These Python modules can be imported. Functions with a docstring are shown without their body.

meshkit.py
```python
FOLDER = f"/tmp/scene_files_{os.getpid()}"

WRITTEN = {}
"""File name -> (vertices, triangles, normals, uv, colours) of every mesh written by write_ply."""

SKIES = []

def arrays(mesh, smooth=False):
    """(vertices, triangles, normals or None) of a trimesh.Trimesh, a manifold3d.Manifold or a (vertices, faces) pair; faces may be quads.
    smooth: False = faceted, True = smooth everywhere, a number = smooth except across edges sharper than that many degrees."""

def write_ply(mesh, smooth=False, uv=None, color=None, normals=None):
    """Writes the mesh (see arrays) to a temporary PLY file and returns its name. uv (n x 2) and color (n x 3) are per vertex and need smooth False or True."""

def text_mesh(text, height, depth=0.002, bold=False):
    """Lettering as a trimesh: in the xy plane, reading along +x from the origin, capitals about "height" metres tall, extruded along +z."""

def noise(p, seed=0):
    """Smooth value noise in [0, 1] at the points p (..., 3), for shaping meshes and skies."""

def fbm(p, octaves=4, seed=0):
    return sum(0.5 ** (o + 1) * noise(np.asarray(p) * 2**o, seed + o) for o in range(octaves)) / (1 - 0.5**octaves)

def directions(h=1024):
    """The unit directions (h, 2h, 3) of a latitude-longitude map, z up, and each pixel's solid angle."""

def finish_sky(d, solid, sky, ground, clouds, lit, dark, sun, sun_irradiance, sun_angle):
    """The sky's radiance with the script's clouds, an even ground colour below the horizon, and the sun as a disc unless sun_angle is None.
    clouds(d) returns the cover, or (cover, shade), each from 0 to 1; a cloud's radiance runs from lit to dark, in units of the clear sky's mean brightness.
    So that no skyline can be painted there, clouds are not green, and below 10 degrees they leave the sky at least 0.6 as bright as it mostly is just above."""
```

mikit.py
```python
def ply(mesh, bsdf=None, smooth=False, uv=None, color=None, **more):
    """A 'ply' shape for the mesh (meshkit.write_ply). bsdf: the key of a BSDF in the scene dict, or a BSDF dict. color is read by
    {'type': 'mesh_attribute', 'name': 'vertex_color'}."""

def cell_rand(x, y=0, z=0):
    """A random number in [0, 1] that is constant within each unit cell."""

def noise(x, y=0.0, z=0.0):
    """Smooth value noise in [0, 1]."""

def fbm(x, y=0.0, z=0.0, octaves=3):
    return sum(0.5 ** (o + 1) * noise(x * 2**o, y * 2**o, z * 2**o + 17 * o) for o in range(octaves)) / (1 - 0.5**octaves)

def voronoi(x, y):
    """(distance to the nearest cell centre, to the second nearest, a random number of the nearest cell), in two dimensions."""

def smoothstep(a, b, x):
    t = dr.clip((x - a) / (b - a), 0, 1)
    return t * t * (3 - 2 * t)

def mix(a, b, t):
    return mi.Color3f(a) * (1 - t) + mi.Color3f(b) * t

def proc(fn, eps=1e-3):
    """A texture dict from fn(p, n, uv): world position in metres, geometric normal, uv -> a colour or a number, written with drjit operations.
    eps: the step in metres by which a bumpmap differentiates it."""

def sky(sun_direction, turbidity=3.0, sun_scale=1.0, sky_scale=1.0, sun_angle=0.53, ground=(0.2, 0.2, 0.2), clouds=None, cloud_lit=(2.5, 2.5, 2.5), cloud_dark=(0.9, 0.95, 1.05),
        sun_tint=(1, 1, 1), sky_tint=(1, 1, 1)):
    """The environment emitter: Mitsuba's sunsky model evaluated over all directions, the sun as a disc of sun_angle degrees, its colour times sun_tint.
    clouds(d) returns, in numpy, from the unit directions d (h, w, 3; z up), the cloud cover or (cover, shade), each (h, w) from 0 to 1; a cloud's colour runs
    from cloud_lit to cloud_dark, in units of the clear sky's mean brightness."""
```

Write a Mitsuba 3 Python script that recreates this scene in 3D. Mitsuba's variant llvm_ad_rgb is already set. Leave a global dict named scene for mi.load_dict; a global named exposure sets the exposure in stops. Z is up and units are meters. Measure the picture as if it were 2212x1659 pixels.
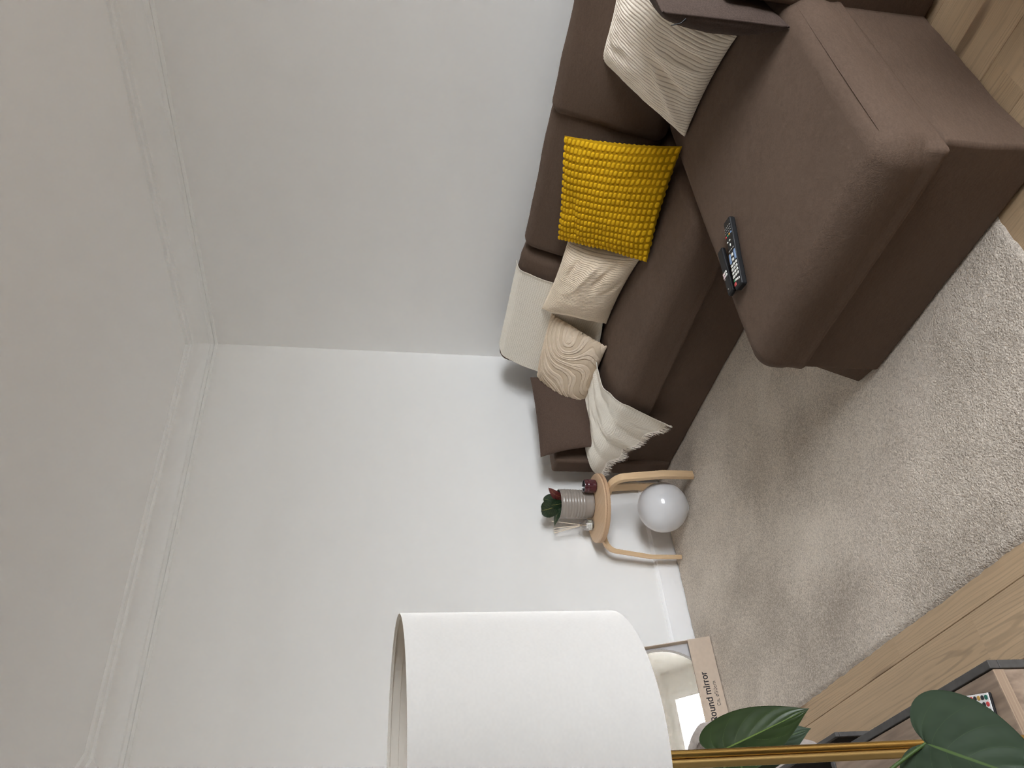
import math, random
import numpy as np, trimesh, mitsuba as mi, drjit as dr
import mikit, meshkit
from meshkit import fbm as nfbm
T = mi.ScalarTransform4f
scene, labels = {}, {}
rng = np.random.default_rng(7); random.seed(7)

# ------------------------------------------------------------------ camera, light, exposure
exposure = 2.22
scene['camera'] = {'type': 'perspective', 'fov': 66.33, 'fov_axis': 'x', 'near_clip': 0.02, 'far_clip': 60.0,
    'to_world': T().look_at(origin=[0, 0, 1.6], target=[-0.75494, 0.63258, 1.42708], up=[0.63655, 0.77026, 0.03875])}
GLOW_PANEL_L = (6.6, 6.9, 7.3)         # radiance of the added glowing panels standing in for the sky
WX, WY0, WY1, WZ0, WZ1 = 2.3, 0.85, 2.88, 0.70, 2.42
X0, Y1, ZC = -3.589, 3.226, 2.645   # left wall, right wall, ceiling
YB = 0.889; XA, YA = X0 + 1.3, YB - 1.3   # the left wall turns by 45 degrees here; where the slanted piece ends
FZ = -0.012                         # boards lie this far below the rug's top

# ------------------------------------------------------------------ helpers
def add(key, mesh, bsdf, smooth=False, label=None, cat=None, group=None, kind=None, uv=None, color=None, **more):
    scene[key] = mikit.ply(mesh, bsdf, smooth=smooth, uv=uv, color=color, **more)
    tag(key, label, cat, group, kind)
def tag(key, label=None, cat=None, group=None, kind=None):
    d = {k: v for k, v in (('label', label), ('category', cat), ('group', group), ('kind', kind)) if v}
    if d: labels[key] = d
def num(base, i): return base if i == 0 else f'{base}_{i:03d}'
def A(*v): return np.array(v, float)
def unit(v): v = np.asarray(v, float); return v / np.linalg.norm(v)
def grid_faces(n, m, off=0, flip=False):
    i, j = np.meshgrid(np.arange(n - 1), np.arange(m - 1), indexing='ij'); a = (i * m + j).ravel() + off
    q = np.stack([a, a + m, a + m + 1, a + 1], 1)
    f = np.vstack([q[:, [0, 1, 2]], q[:, [0, 2, 3]]])
    return f[:, ::-1] if flip else f
def cat(ms):
    V, F, o = [], [], 0
    for v, f in ms:
        V.append(np.asarray(v, float)); F.append(np.asarray(f) + o); o += len(v)
    return np.vstack(V), np.vstack(F)
def box(x0, x1, y0, y1, z0, z1):
    m = trimesh.creation.box(extents=(x1 - x0, y1 - y0, z1 - z0)); m.apply_translation(((x0 + x1) / 2, (y0 + y1) / 2, (z0 + z1) / 2))
    return np.array(m.vertices), np.array(m.faces)
def rbox(x0, x1, y0, y1, z0, z1, r, k=4, step=0.05, fn=None, crisp=0):
    """Rounded box on a grid fine enough to deform: fn(points, unit box coordinates) moves the vertices."""
    c = A((x0 + x1) / 2, (y0 + y1) / 2, (z0 + z1) / 2); h = A(x1 - x0, y1 - y0, z1 - z0) / 2
    r = min(r, *(h * 0.98)); ax = []
    for a in h:
        e = r * (1 - np.tan(np.linspace(1, 0, k + 1) * np.pi / 4)); n = max(2, int(np.ceil(2 * (a - r) / step)) + 1)
        ax.append(np.concatenate([-a + e[:-1], np.linspace(-a + r, a - r, n), (a - e[:-1])[::-1]]))
    ms = []
    for d in range(3):
        u, v = [i for i in range(3) if i != d]
        for s in (-1, 1):
            U, V = np.meshgrid(ax[u], ax[v], indexing='ij'); P = np.zeros(U.shape + (3,))
            P[..., u], P[..., v], P[..., d] = U, V, s * h[d]
            ms.append((P.reshape(-1, 3), grid_faces(*U.shape, flip=(s > 0) == (d == 1))))
    V, F = cat(ms); m = trimesh.Trimesh(V, F, process=False); m.merge_vertices(digits_vertex=6)
    V, F = np.array(m.vertices), np.array(m.faces)
    q = np.clip(V, -(h - r), h - r); d = V - q; l = np.linalg.norm(d, axis=1, keepdims=True)
    P = q + d / np.maximum(l, 1e-9) * r
    if crisp:
        q2 = np.clip(V, -(h - crisp), h - crisp); d2 = V - q2; P2 = q2 + d2 / np.maximum(np.linalg.norm(d2, axis=1, keepdims=True), 1e-9) * crisp
        q3 = np.clip(V[:, :2], -(h[:2] - r), h[:2] - r); d3 = V[:, :2] - q3; n3 = np.linalg.norm(d3, axis=1, keepdims=True); soft = (V[:, :1] < 0) & (np.abs(d3).min(1, keepdims=True) > 1e-6)
        P2[:, :2] = np.where(soft, q3 + d3 / np.maximum(n3, 1e-9) * np.minimum(n3, r), P2[:, :2])
        k2 = sstep(-1.0, -0.35, V[:, 2] / h[2])[:, None]; P = P * k2 + P2 * (1 - k2)
    W = P + c
    if fn is not None: W = fn(W, V / h, d / np.maximum(l, 1e-9))
    return W, F
def lathe(prof, n=48, cap=False):
    """prof: (r, z) pairs from bottom to top along the outside; closed rings only where r is 0."""
    prof = np.asarray(prof, float); a = np.linspace(0, 2 * np.pi, n, endpoint=False)
    V = np.stack([prof[:, :1] * np.cos(a), prof[:, :1] * np.sin(a), np.repeat(prof[:, 1:], n, 1)], -1).reshape(-1, 3)
    i, j = np.meshgrid(np.arange(len(prof) - 1), np.arange(n), indexing='ij')
    b = (i * n + j).ravel(); b2 = (i * n + (j + 1) % n).ravel()
    q = np.stack([b, b2, b2 + n, b + n], 1)
    return V, np.vstack([q[:, [0, 1, 2]], q[:, [0, 2, 3]]])
def tube(pts, rad, n=10, caps=True):
    p = np.asarray(pts, float); t = np.gradient(p, axis=0); t /= np.linalg.norm(t, axis=1, keepdims=True)
    ref = A(0, 0, 1) if abs(t[0][2]) < 0.9 else A(1, 0, 0); a = np.cross(t, ref); a /= np.linalg.norm(a, axis=1, keepdims=True); b = np.cross(t, a)
    ang = np.arange(n) * 2 * np.pi / n; rad = np.broadcast_to(rad, (len(p),))
    V = p[:, None] + rad[:, None, None] * (np.cos(ang)[None, :, None] * a[:, None] + np.sin(ang)[None, :, None] * b[:, None])
    V = V.reshape(-1, 3); i, j = np.meshgrid(np.arange(len(p) - 1), np.arange(n), indexing='ij')
    q = np.stack([i * n + j, i * n + (j + 1) % n, (i + 1) * n + (j + 1) % n, (i + 1) * n + j], -1).reshape(-1, 4)[:, ::-1]
    F = [q[:, [0, 1, 2]], q[:, [0, 2, 3]]]
    if caps:
        V = np.vstack([V, p[:1], p[-1:]]); L = len(p) * n; k = np.arange(n)
        F += [np.stack([k * 0 + L, k, (k + 1) % n], 1), np.stack([k * 0 + L + 1, (k + 1) % n + L - n, k + L - n], 1)]
    F = np.vstack(F); m = trimesh.Trimesh(V, F, process=False)
    if m.is_watertight and m.volume < 0: F = F[:, ::-1]
    return V, F
def prism(poly, z0, z1):
    from shapely.geometry import Polygon
    m = trimesh.creation.extrude_polygon(Polygon(poly), z1 - z0, engine='earcut'); m.apply_translation((0, 0, z0))
    return np.array(m.vertices), np.array(m.faces)
def frame(V, o, x, y, z): return np.asarray(o) + V[:, :1] * np.asarray(x) + V[:, 1:2] * np.asarray(y) + V[:, 2:3] * np.asarray(z)
def spline(knots, n):
    from scipy.interpolate import PchipInterpolator
    k = np.asarray(knots, float); return PchipInterpolator(np.linspace(0, 1, len(k)), k)(np.linspace(0, 1, n))
def sstep(a, b, x): t = np.clip((x - a) / (b - a), 0, 1); return t * t * (3 - 2 * t)

# ------------------------------------------------------------------ materials
N, FB, mix, ss, proc = mikit.noise, mikit.fbm, mikit.mix, mikit.smoothstep, mikit.proc
def rgb(*c): return {'type': 'rgb', 'value': list(c)}
def two(d): return {'type': 'twosided', 'bsdf': d}
def mat(name, color, rough=0.8, spec=0.3, **k):
    c = color if isinstance(color, dict) else rgb(*color)
    scene[name] = two({'type': 'principled', 'base_color': c, 'roughness': rough, 'specular': spec, **k})
def bumped(name, color, fn, scale, rough=0.8, spec=0.2, eps=1e-3, **k):
    c = color if isinstance(color, dict) else rgb(*color)
    scene[name] = two({'type': 'bumpmap', 'arbitrary': proc(fn, eps), 'scale': scale, 'bsdf': {'type': 'principled', 'base_color': c, 'roughness': rough, 'specular': spec, **k}})

WALL = (0.815, 0.81, 0.795)
mat('m_wall', proc(lambda p, n, uv: mi.Color3f(*WALL) * (0.985 + 0.03 * FB(p.x * 1.3 + 9, p.y * 1.3, p.z * 1.3))), 0.75, 0.25)
mat('m_added_bay', (0.30, 0.29, 0.27), 0.8, 0.2)
mat('m_ceiling', (0.80, 0.80, 0.795), 0.9, 0.1)
mat('m_gloss', (0.86, 0.86, 0.86), 0.35, 0.4)
mat('m_cornice', (0.84, 0.84, 0.83), 0.8, 0.2)
def oak(p, n, uv):
    row = dr.floor((p.y - 0.765) / 0.163); r1 = mikit.cell_rand(row, 3); x = p.x + r1 * 7.0
    seg = dr.floor((x) / 2.2); r2 = mikit.cell_rand(row, seg, 5); x = x + r2 * 31
    y = (p.y - 0.765) / 0.163 - row - 0.5
    rings = N(x * 1.1, row * 3.7 + r2 * 9) * 1.0 + y * y * 7 + FB(x * 3.0, y * 5.0, r2 * 20) * 1.1 + y * (r2 - 0.5) * 4
    g = 0.5 + 0.5 * dr.sin(rings * 24)
    fine = FB(x * 6, p.y * 260, 2.0)
    base = mix((0.405, 0.286, 0.176), (0.475, 0.342, 0.218), r2)
    base = base * (0.84 + 0.26 * FB(x * 0.9, p.y * 9, 5.0))
    base = base * (1 - 0.22 * ss(0.66, 1.0, g) * (0.3 + 0.7 * N(x * 1.7, y * 2, 4.0)))
    base = base * (0.91 + 0.18 * fine)
    knot = ss(0.035, 0.012, mikit.voronoi(x * 0.9, p.y * 4 + 31)[0] * 0.25)
    return mix(base, (0.14, 0.085, 0.05), knot * 0.75)
mat('m_oak', proc(oak), 0.5, 0.35)
mat('m_dark_gap', (0.05, 0.035, 0.025), 0.9, 0.1)
def rug(p, n, uv):
    patch = FB(p.x * 2.4 + p.y * 1.4, p.y * 3.6 - p.x, 1.0); patch2 = FB(p.x * 6 - p.y * 4, p.y * 6 + p.x * 2, 7.0)
    pile = N(p.x * 260, p.y * 260, 3.0) * 0.55 + N(p.x * 520, p.y * 520, 8.0) * 0.45
    return mix((0.29, 0.247, 0.205), (0.71, 0.635, 0.55), ss(0.10, 0.90, 0.36 * patch + 0.15 * patch2 + 0.52 * pile - 0.01))
scene['m_rug'] = two({'type': 'bumpmap', 'arbitrary': proc(lambda p, n, uv: N(p.x * 250, p.y * 250, 3.0) + 0.6 * N(p.x * 520, p.y * 520, 8.0), 6e-4), 'scale': 0.0023,
    'bsdf': {'type': 'principled', 'base_color': proc(rug), 'roughness': 0.95, 'specular': 0.05, 'sheen': 0.3}})
def weave(p, n, uv): return N(p.x * 420, p.y * 420, p.z * 420) + 0.8 * N(p.x * 90, p.y * 90, p.z * 260)
def sofa_col(p, n, uv):
    a = FB(p.x * 5, p.y * 5, p.z * 5); b = N(p.x * 300, p.y * 300, p.z * 300) * 0.6 + N(p.x * 60, p.y * 60, p.z * 200) * 0.4
    return mix((0.078, 0.052, 0.038), (0.122, 0.084, 0.063), 0.45 * a + 0.65 * b - 0.05)
bumped('m_sofa', proc(sofa_col), weave, 0.0009, 0.9, 0.1, 6e-4, sheen=0.5)
mat('m_sofa_seam', (0.10, 0.07, 0.056), 0.9, 0.1)
mat('m_black_plastic', (0.010, 0.010, 0.011), 0.45, 0.3)
bumped('m_brown_cushion', proc(lambda p, n, uv: mix((0.074, 0.049, 0.038), (0.100, 0.068, 0.053), N(p.x * 260, p.y * 260, p.z * 260))), weave, 0.0003, 0.9, 0.1, 6e-4, sheen=0.4)
bumped('m_zip_cushion', proc(lambda p, n, uv: mix((0.048, 0.034, 0.028), (0.070, 0.050, 0.042), N(p.x * 260, p.y * 260, p.z * 260))), weave, 0.0003, 0.9, 0.1, 6e-4, sheen=0.4)
mat('m_cord', {'type': 'mesh_attribute', 'name': 'vertex_color'}, 0.9, 0.1, sheen=0.4)
bumped('m_tuft_cloth', {'type': 'mesh_attribute', 'name': 'vertex_color'}, lambda p, n, uv: N(p.x * 260, p.y * 260, p.z * 260) + 0.6 * N(p.x * 500, p.y * 500, p.z * 500), 0.0045, 0.95, 0.05, 6e-4, sheen=0.3)
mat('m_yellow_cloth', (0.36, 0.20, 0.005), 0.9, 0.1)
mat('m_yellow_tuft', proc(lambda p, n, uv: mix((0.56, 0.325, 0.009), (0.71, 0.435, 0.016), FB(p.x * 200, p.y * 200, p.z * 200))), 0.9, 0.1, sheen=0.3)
def waffle(p, n, uv):
    a = dr.abs(dr.sin(uv.x * math.pi / 0.011)); b = dr.abs(dr.sin(uv.y * math.pi / 0.011)); return dr.minimum(a, b)
bumped('m_throw', proc(lambda p, n, uv: mix((0.66, 0.605, 0.51), (0.87, 0.82, 0.725), ss(0.0, 0.5, waffle(p, n, uv)))), waffle, 0.004, 0.95, 0.05, 1.5e-3, sheen=0.2)
mat('m_fringe', (0.86, 0.81, 0.72), 0.95, 0.05)
def birch(p, n, uv): return mix((0.53, 0.36, 0.225), (0.60, 0.42, 0.27), FB(p.x * 9, p.y * 120, p.z * 60))
mat('m_birch', proc(birch), 0.42, 0.35)
mat('m_ply', proc(lambda p, n, uv: mix((0.32, 0.19, 0.115), (0.52, 0.35, 0.22), ss(0.35, 0.65, N(p.z * 300, p.x * 3, p.y * 3)))), 0.6, 0.2)
mat('m_leg', proc(lambda p, n, uv: mix((0.56, 0.385, 0.225), (0.66, 0.47, 0.285), FB(p.x * 90, p.y * 90, p.z * 6))), 0.42, 0.35)
mat('m_leg_ply', proc(lambda p, n, uv: mix((0.36, 0.22, 0.14), (0.54, 0.37, 0.24), FB(p.x * 150, p.y * 150, p.z * 5))), 0.55, 0.25)
mat('m_pot', (0.275, 0.243, 0.215), 0.26, 0.5)
mat('m_pot_in', (0.06, 0.057, 0.056), 0.4, 0.4)
mat('m_soil', (0.02, 0.016, 0.012), 0.95, 0.1)
mat('m_red_glass', (0.060, 0.010, 0.016), 0.12, 0.6, clearcoat=0.6, clearcoat_gloss=0.95)
mat('m_dark_in', (0.02, 0.018, 0.02), 0.3, 0.5)
mat('m_silver', (0.35, 0.34, 0.33), 0.3, 0.5, metallic=0.6)
scene['m_glass'] = {'type': 'dielectric', 'int_ior': 1.5}
mat('m_reed', (0.74, 0.64, 0.50), 0.7, 0.2)
mat('m_paper', (0.72, 0.73, 0.70), 0.7, 0.2)
mat('m_oil', (0.70, 0.72, 0.62), 0.2, 0.4)
mat('m_opal', (0.62, 0.62, 0.63), 0.12, 0.6, clearcoat=0.5, clearcoat_gloss=0.97)
mat('m_shade', proc(lambda p, n, uv: mi.Color3f(0.665, 0.66, 0.65) * (0.98 + 0.04 * N(p.x * 300, p.y * 300, p.z * 300))), 0.9, 0.1)
mat('m_shade_in', (0.70, 0.665, 0.61), 0.9, 0.1)
scene['m_brass'] = two({'type': 'principled', 'base_color': rgb(0.60, 0.40, 0.13), 'metallic': 1.0, 'roughness': 0.30, 'specular': 0.5})
scene['m_brass_satin'] = two({'type': 'principled', 'base_color': rgb(0.50, 0.34, 0.13), 'metallic': 0.85, 'roughness': 0.5, 'specular': 0.5})
scene['m_mirror'] = two({'type': 'conductor', 'material': 'Ag'})
mat('m_card', proc(lambda p, n, uv: mi.Color3f(0.52, 0.42, 0.335) * (0.96 + 0.08 * N(p.x * 90, p.y * 90, p.z * 90))), 0.8, 0.2)
mat('m_card_in', (0.55, 0.54, 0.55), 0.85, 0.2)
mat('m_mirror_rim', (0.33, 0.30, 0.26), 0.4, 0.4)
mat('m_ink', (0.022, 0.018, 0.02), 0.6, 0.2)
def plush(p, n, uv):
    s = ss(0.075, 0.02, dr.norm(p - mi.Point3f(-2.655, 0.640, 0.455)) + 0.04 * (FB(p.x * 40, p.y * 40, p.z * 25) - 0.5))
    return mix(mix((0.33, 0.29, 0.265), (0.47, 0.425, 0.395), FB(p.x * 70, p.y * 70, p.z * 70)), (0.13, 0.095, 0.075), s)
bumped('m_plush', proc(plush), lambda p, n, uv: N(p.x * 230, p.y * 230, p.z * 230), 0.004, 0.95, 0.05, 8e-4, sheen=0.4)
def tabwood(p, n, uv):
    g = FB(p.x * 7 + p.z * 30, p.y * 70 + p.z * 3, 2.0, octaves=4); h = FB(p.x * 2.2, p.y * 14, p.z * 14)
    return mix((0.160, 0.115, 0.086), (0.335, 0.252, 0.192), ss(0.2, 0.8, 0.6 * g + 0.45 * h))
mat('m_table_wood', proc(tabwood), 0.5, 0.3)
mat('m_table_edge', proc(lambda p, n, uv: mix((0.22, 0.155, 0.11), (0.40, 0.30, 0.22), FB(p.x * 300, p.y * 3, p.z * 260))), 0.55, 0.3)
mat('m_table_frame', proc(lambda p, n, uv: mi.Color3f(0.072, 0.069, 0.067) * (0.75 + 0.5 * FB(p.x * 60, p.y * 60, p.z * 60))), 0.6, 0.3)
mat('m_black_panel', (0.003, 0.003, 0.003), 0.6, 0.1)
def leafcol(dark, light, vein, k, wv):
    def fn(p, n, uv):
        t, s = uv.x, uv.y; mid = ss(0.035, 0.012, dr.abs(s))
        side = dr.abs(dr.sin((t - 0.35 * dr.abs(s)) * math.pi * k)); sv = ss(wv, 0.0, side) * ss(1.0, 0.5, dr.abs(s))
        return mix(mix(dark, light, FB(t * 5, s * 4, 2.0)), vein, dr.maximum(mid * 0.9, sv * 0.35))
    return fn
mat('m_leaf', proc(leafcol((0.018, 0.033, 0.010), (0.030, 0.054, 0.016), (0.14, 0.21, 0.05), 6, 0.05)), 0.40, 0.35)
mat('m_leaf_pale', proc(leafcol((0.026, 0.044, 0.025), (0.040, 0.064, 0.037), (0.085, 0.14, 0.045), 6, 0.05)), 0.55, 0.25)
mat('m_croton', proc(leafcol((0.010, 0.022, 0.012), (0.020, 0.040, 0.018), (0.30, 0.27, 0.09), 7, 0.14)), 0.35, 0.5)
mat('m_croton_red', proc(leafcol((0.045, 0.010, 0.012), (0.13, 0.022, 0.02), (0.42, 0.22, 0.08), 7, 0.22)), 0.35, 0.5)
mat('m_stem', (0.055, 0.095, 0.025), 0.5, 0.3)
for nm, c in dict(key_white=(0.62, 0.62, 0.58), key_blue=(0.17, 0.26, 0.42), key_red=(0.48, 0.05, 0.05), key_green=(0.03, 0.20, 0.10), key_amber=(0.60, 0.30, 0.05), key_grey=(0.22, 0.21, 0.20), key_pink=(0.72, 0.58, 0.58), key_black=(0.02, 0.02, 0.025), key_teal=(0.01, 0.12, 0.09), key_gold=(0.45, 0.27, 0.06)).items(): mat('m_' + nm, c, 0.4, 0.4)
mat('m_white_plastic', (0.74, 0.74, 0.74), 0.4, 0.4)
mat('m_remote_face', (0.012, 0.012, 0.013), 0.45, 0.25)

# ------------------------------------------------------------------ the room
add('wall_left', box(X0 - 0.1, X0, YB - 0.05, Y1, FZ - 0.05, ZC), 'm_wall', kind='structure')
add('wall_right', box(X0 - 0.1, WX + 0.1, Y1, Y1 + 0.1, FZ - 0.05, ZC), 'm_wall', kind='structure')
V, F = prism([(X0, YB), (X0 - 0.1, YB - 0.05), (XA - 0.1, YA - 0.05), (XA, YA)], FZ - 0.05, ZC); add('wall_slanted', (V, F), 'm_wall', kind='structure')
add('wall_nook', box(XA - 0.1, XA, -2.4, YA, FZ - 0.05, ZC), 'm_wall', kind='structure')
add('wall_front', box(X0 - 0.1, WX + 0.1, -2.4, -2.3, FZ - 0.05, ZC), 'm_wall', kind='structure')
wb = [(-2.3, WY0, FZ - 0.05, ZC), (WY1, Y1, FZ - 0.05, ZC), (WY0, WY1, FZ - 0.05, WZ0), (WY0, WY1, WZ1, ZC)]
add('wall_back', cat([box(WX, WX + 0.12, *b) for b in wb]), 'm_wall', kind='structure')
add('ceiling', box(X0 - 0.1, WX + 0.12, -2.4, Y1 + 0.1, ZC, ZC + 0.1), 'm_ceiling', kind='structure')
# window behind the camera; the room's only light enters here from the added panels
fr = [box(WX - 0.03, WX + 0.09, WY0 - 0.06, WY0, WZ0, WZ1), box(WX - 0.03, WX + 0.09, WY1, WY1 + 0.06, WZ0, WZ1), box(WX - 0.03, WX + 0.09, WY0 - 0.06, WY1 + 0.06, WZ1, WZ1 + 0.06),
      box(WX - 0.08, WX + 0.09, WY0 - 0.08, WY1 + 0.08, WZ0 - 0.05, WZ0)]
add('window_1', cat(fr), 'm_gloss', kind='structure')
# unseen lean-to added outside the opening; its sloping panels glow as sky light
BX0, BZ0, BX1, BZ1, BY0, BY1 = WX + 2.9, 4.6, WX + 6.0, 2.0, -1.2, 4.5
sl = lambda f, off=0.0: A(BX0 + (BX1 - BX0) * f - off * 0.70, 0, BZ0 + (BZ1 - BZ0) * f - off * 0.71)
q = 0; NB = 3
for k in range(NB):
    u, w = BY0 + (BY1 - BY0) * k / NB + 0.025, BY0 + (BY1 - BY0) * (k + 1) / NB - 0.025
    for f0, f1 in ((0.0, 0.42), (0.44, 0.74), (0.76, 0.89), (0.905, 1.0)):
        a, b = sl(f0), sl(f1); V = A((a[0], u, a[2]), (a[0], w, a[2]), (b[0], w, b[2]), (b[0], u, b[2]))
        add('window_1__' + num('added_glow_panel', q), (V, np.array([[0, 1, 2], [0, 2, 3]])), 'm_paper', emitter={'type': 'area', 'radiance': rgb(*GLOW_PANEL_L)}); q += 1
for k in range(NB + 1):
    y = BY0 + (BY1 - BY0) * k / NB; V, F = box(-0.02, 0.02, y - 0.025, y + 0.025, 0, 1)
    a, b = sl(0), sl(1); V = np.array([[*(a + (b - a) * v[2] + A(0.70, 0, 0.71) * v[0])] for v in V]) + np.stack([V[:, 0] * 0, V[:, 1], V[:, 0] * 0], 1); add('window_1__' + num('added_panel_bar', k), (V, F), 'm_gloss')
add('wall_added_bay', cat([box(BX1, BX1 + 0.1, BY0 - 0.1, BY1 + 0.1, FZ - 0.05, BZ1), box(WX + 0.12, BX1, BY0 - 0.1, BY0, FZ - 0.05, BZ0), box(WX + 0.12, BX1, BY1, BY1 + 0.1, FZ - 0.05, BZ0),
    box(WX + 0.12, BX0, BY0 - 0.1, BY1 + 0.1, BZ0, BZ0 + 0.1), box(WX, WX + 0.12, BY0 - 0.1, BY1 + 0.1, ZC + 0.1, BZ0), box(WX, WX + 0.12, Y1 + 0.1, BY1 + 0.1, FZ - 0.05, ZC + 0.1)]), 'm_added_bay', kind='structure')  # added dark shell that encloses the glowing panels, never in view
add('floor_added_bay', box(WX + 0.1, BX1, BY0 - 0.1, BY1 + 0.1, FZ - 0.05, FZ), 'm_added_bay', kind='structure')
# skirting boards
def skirting(p0, p1, nrm):
    prof = [(0, FZ), (0.016, FZ), (0.016, 0.104), (0.013, 0.106), (0.011, 0.112), (0.006, 0.12), (0, 0.12)]
    p0, p1, nrm = A(*p0), A(*p1), A(*nrm); ms = []
    V = np.array([[*(q[:2] + nrm * a), b] for q in (p0, p1) for a, b in prof]); n = len(prof); k = np.arange(n - 1)
    return V, np.vstack([np.stack([k, k + 1, k + 1 + n], 1), np.stack([k, k + 1 + n, k + n], 1)])
add('baseboard_left', skirting((X0, YB), (X0, Y1), (1, 0)), 'm_gloss', kind='structure')
add('baseboard_right', skirting((X0, Y1), (WX, Y1), (0, -1)), 'm_gloss', kind='structure')
add('baseboard_slanted', skirting((XA, YA), (X0, YB), (math.sqrt(0.5), math.sqrt(0.5))), 'm_gloss', kind='structure')
# cornices: a profile of (projection, drop), mitred in the corners
cove = [(0.026 + 0.080 * (1 - math.cos(t)), 0.098 - 0.070 * math.sin(t)) for t in np.linspace(0, np.pi / 2, 14)]
PROF = [(0, 0.134), (0.009, 0.134), (0.011, 0.120), (0.007, 0.118), (0.017, 0.117), (0.019, 0.103), (0.026, 0.098)] + cove[1:] + [(0.108, 0.028), (0.113, 0.028), (0.114, 0.015), (0.143, 0.014), (0.146, 0.014), (0.147, 0.0)]
def cornice(fn0, fn1):
    V = np.array([fn(p, d) for fn in (fn0, fn1) for p, d in PROF]); n = len(PROF); k = np.arange(n - 1)
    return V, np.vstack([np.stack([k, k + 1, k + 1 + n], 1), np.stack([k, k + 1 + n, k + n], 1)])
q2 = math.sqrt(2) - 1
add('trim_1', cornice(lambda p, d: (X0 + p, YB + p * q2, ZC - d), lambda p, d: (X0 + p, Y1 - p, ZC - d)), 'm_cornice', kind='structure')
add('trim_2', cornice(lambda p, d: (X0 + p, Y1 - p, ZC - d), lambda p, d: (WX - p, Y1 - p, ZC - d)), 'm_cornice', kind='structure')
add('trim_3', cornice(lambda p, d: (X0 + p, YB + p * q2, ZC - d), lambda p, d: (XA + p, YA + p * q2, ZC - d)), 'm_cornice', kind='structure')
add('trim_4', cornice(lambda p, d: (XA + p, YA + p * q2, ZC - d), lambda p, d: (XA + p, -2.3, ZC - d)), 'm_cornice', kind='structure')
add('trim_5', cornice(lambda p, d: (WX - p, Y1 - p, ZC - d), lambda p, d: (WX - p, -2.3, ZC - d)), 'm_cornice', kind='structure')
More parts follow.
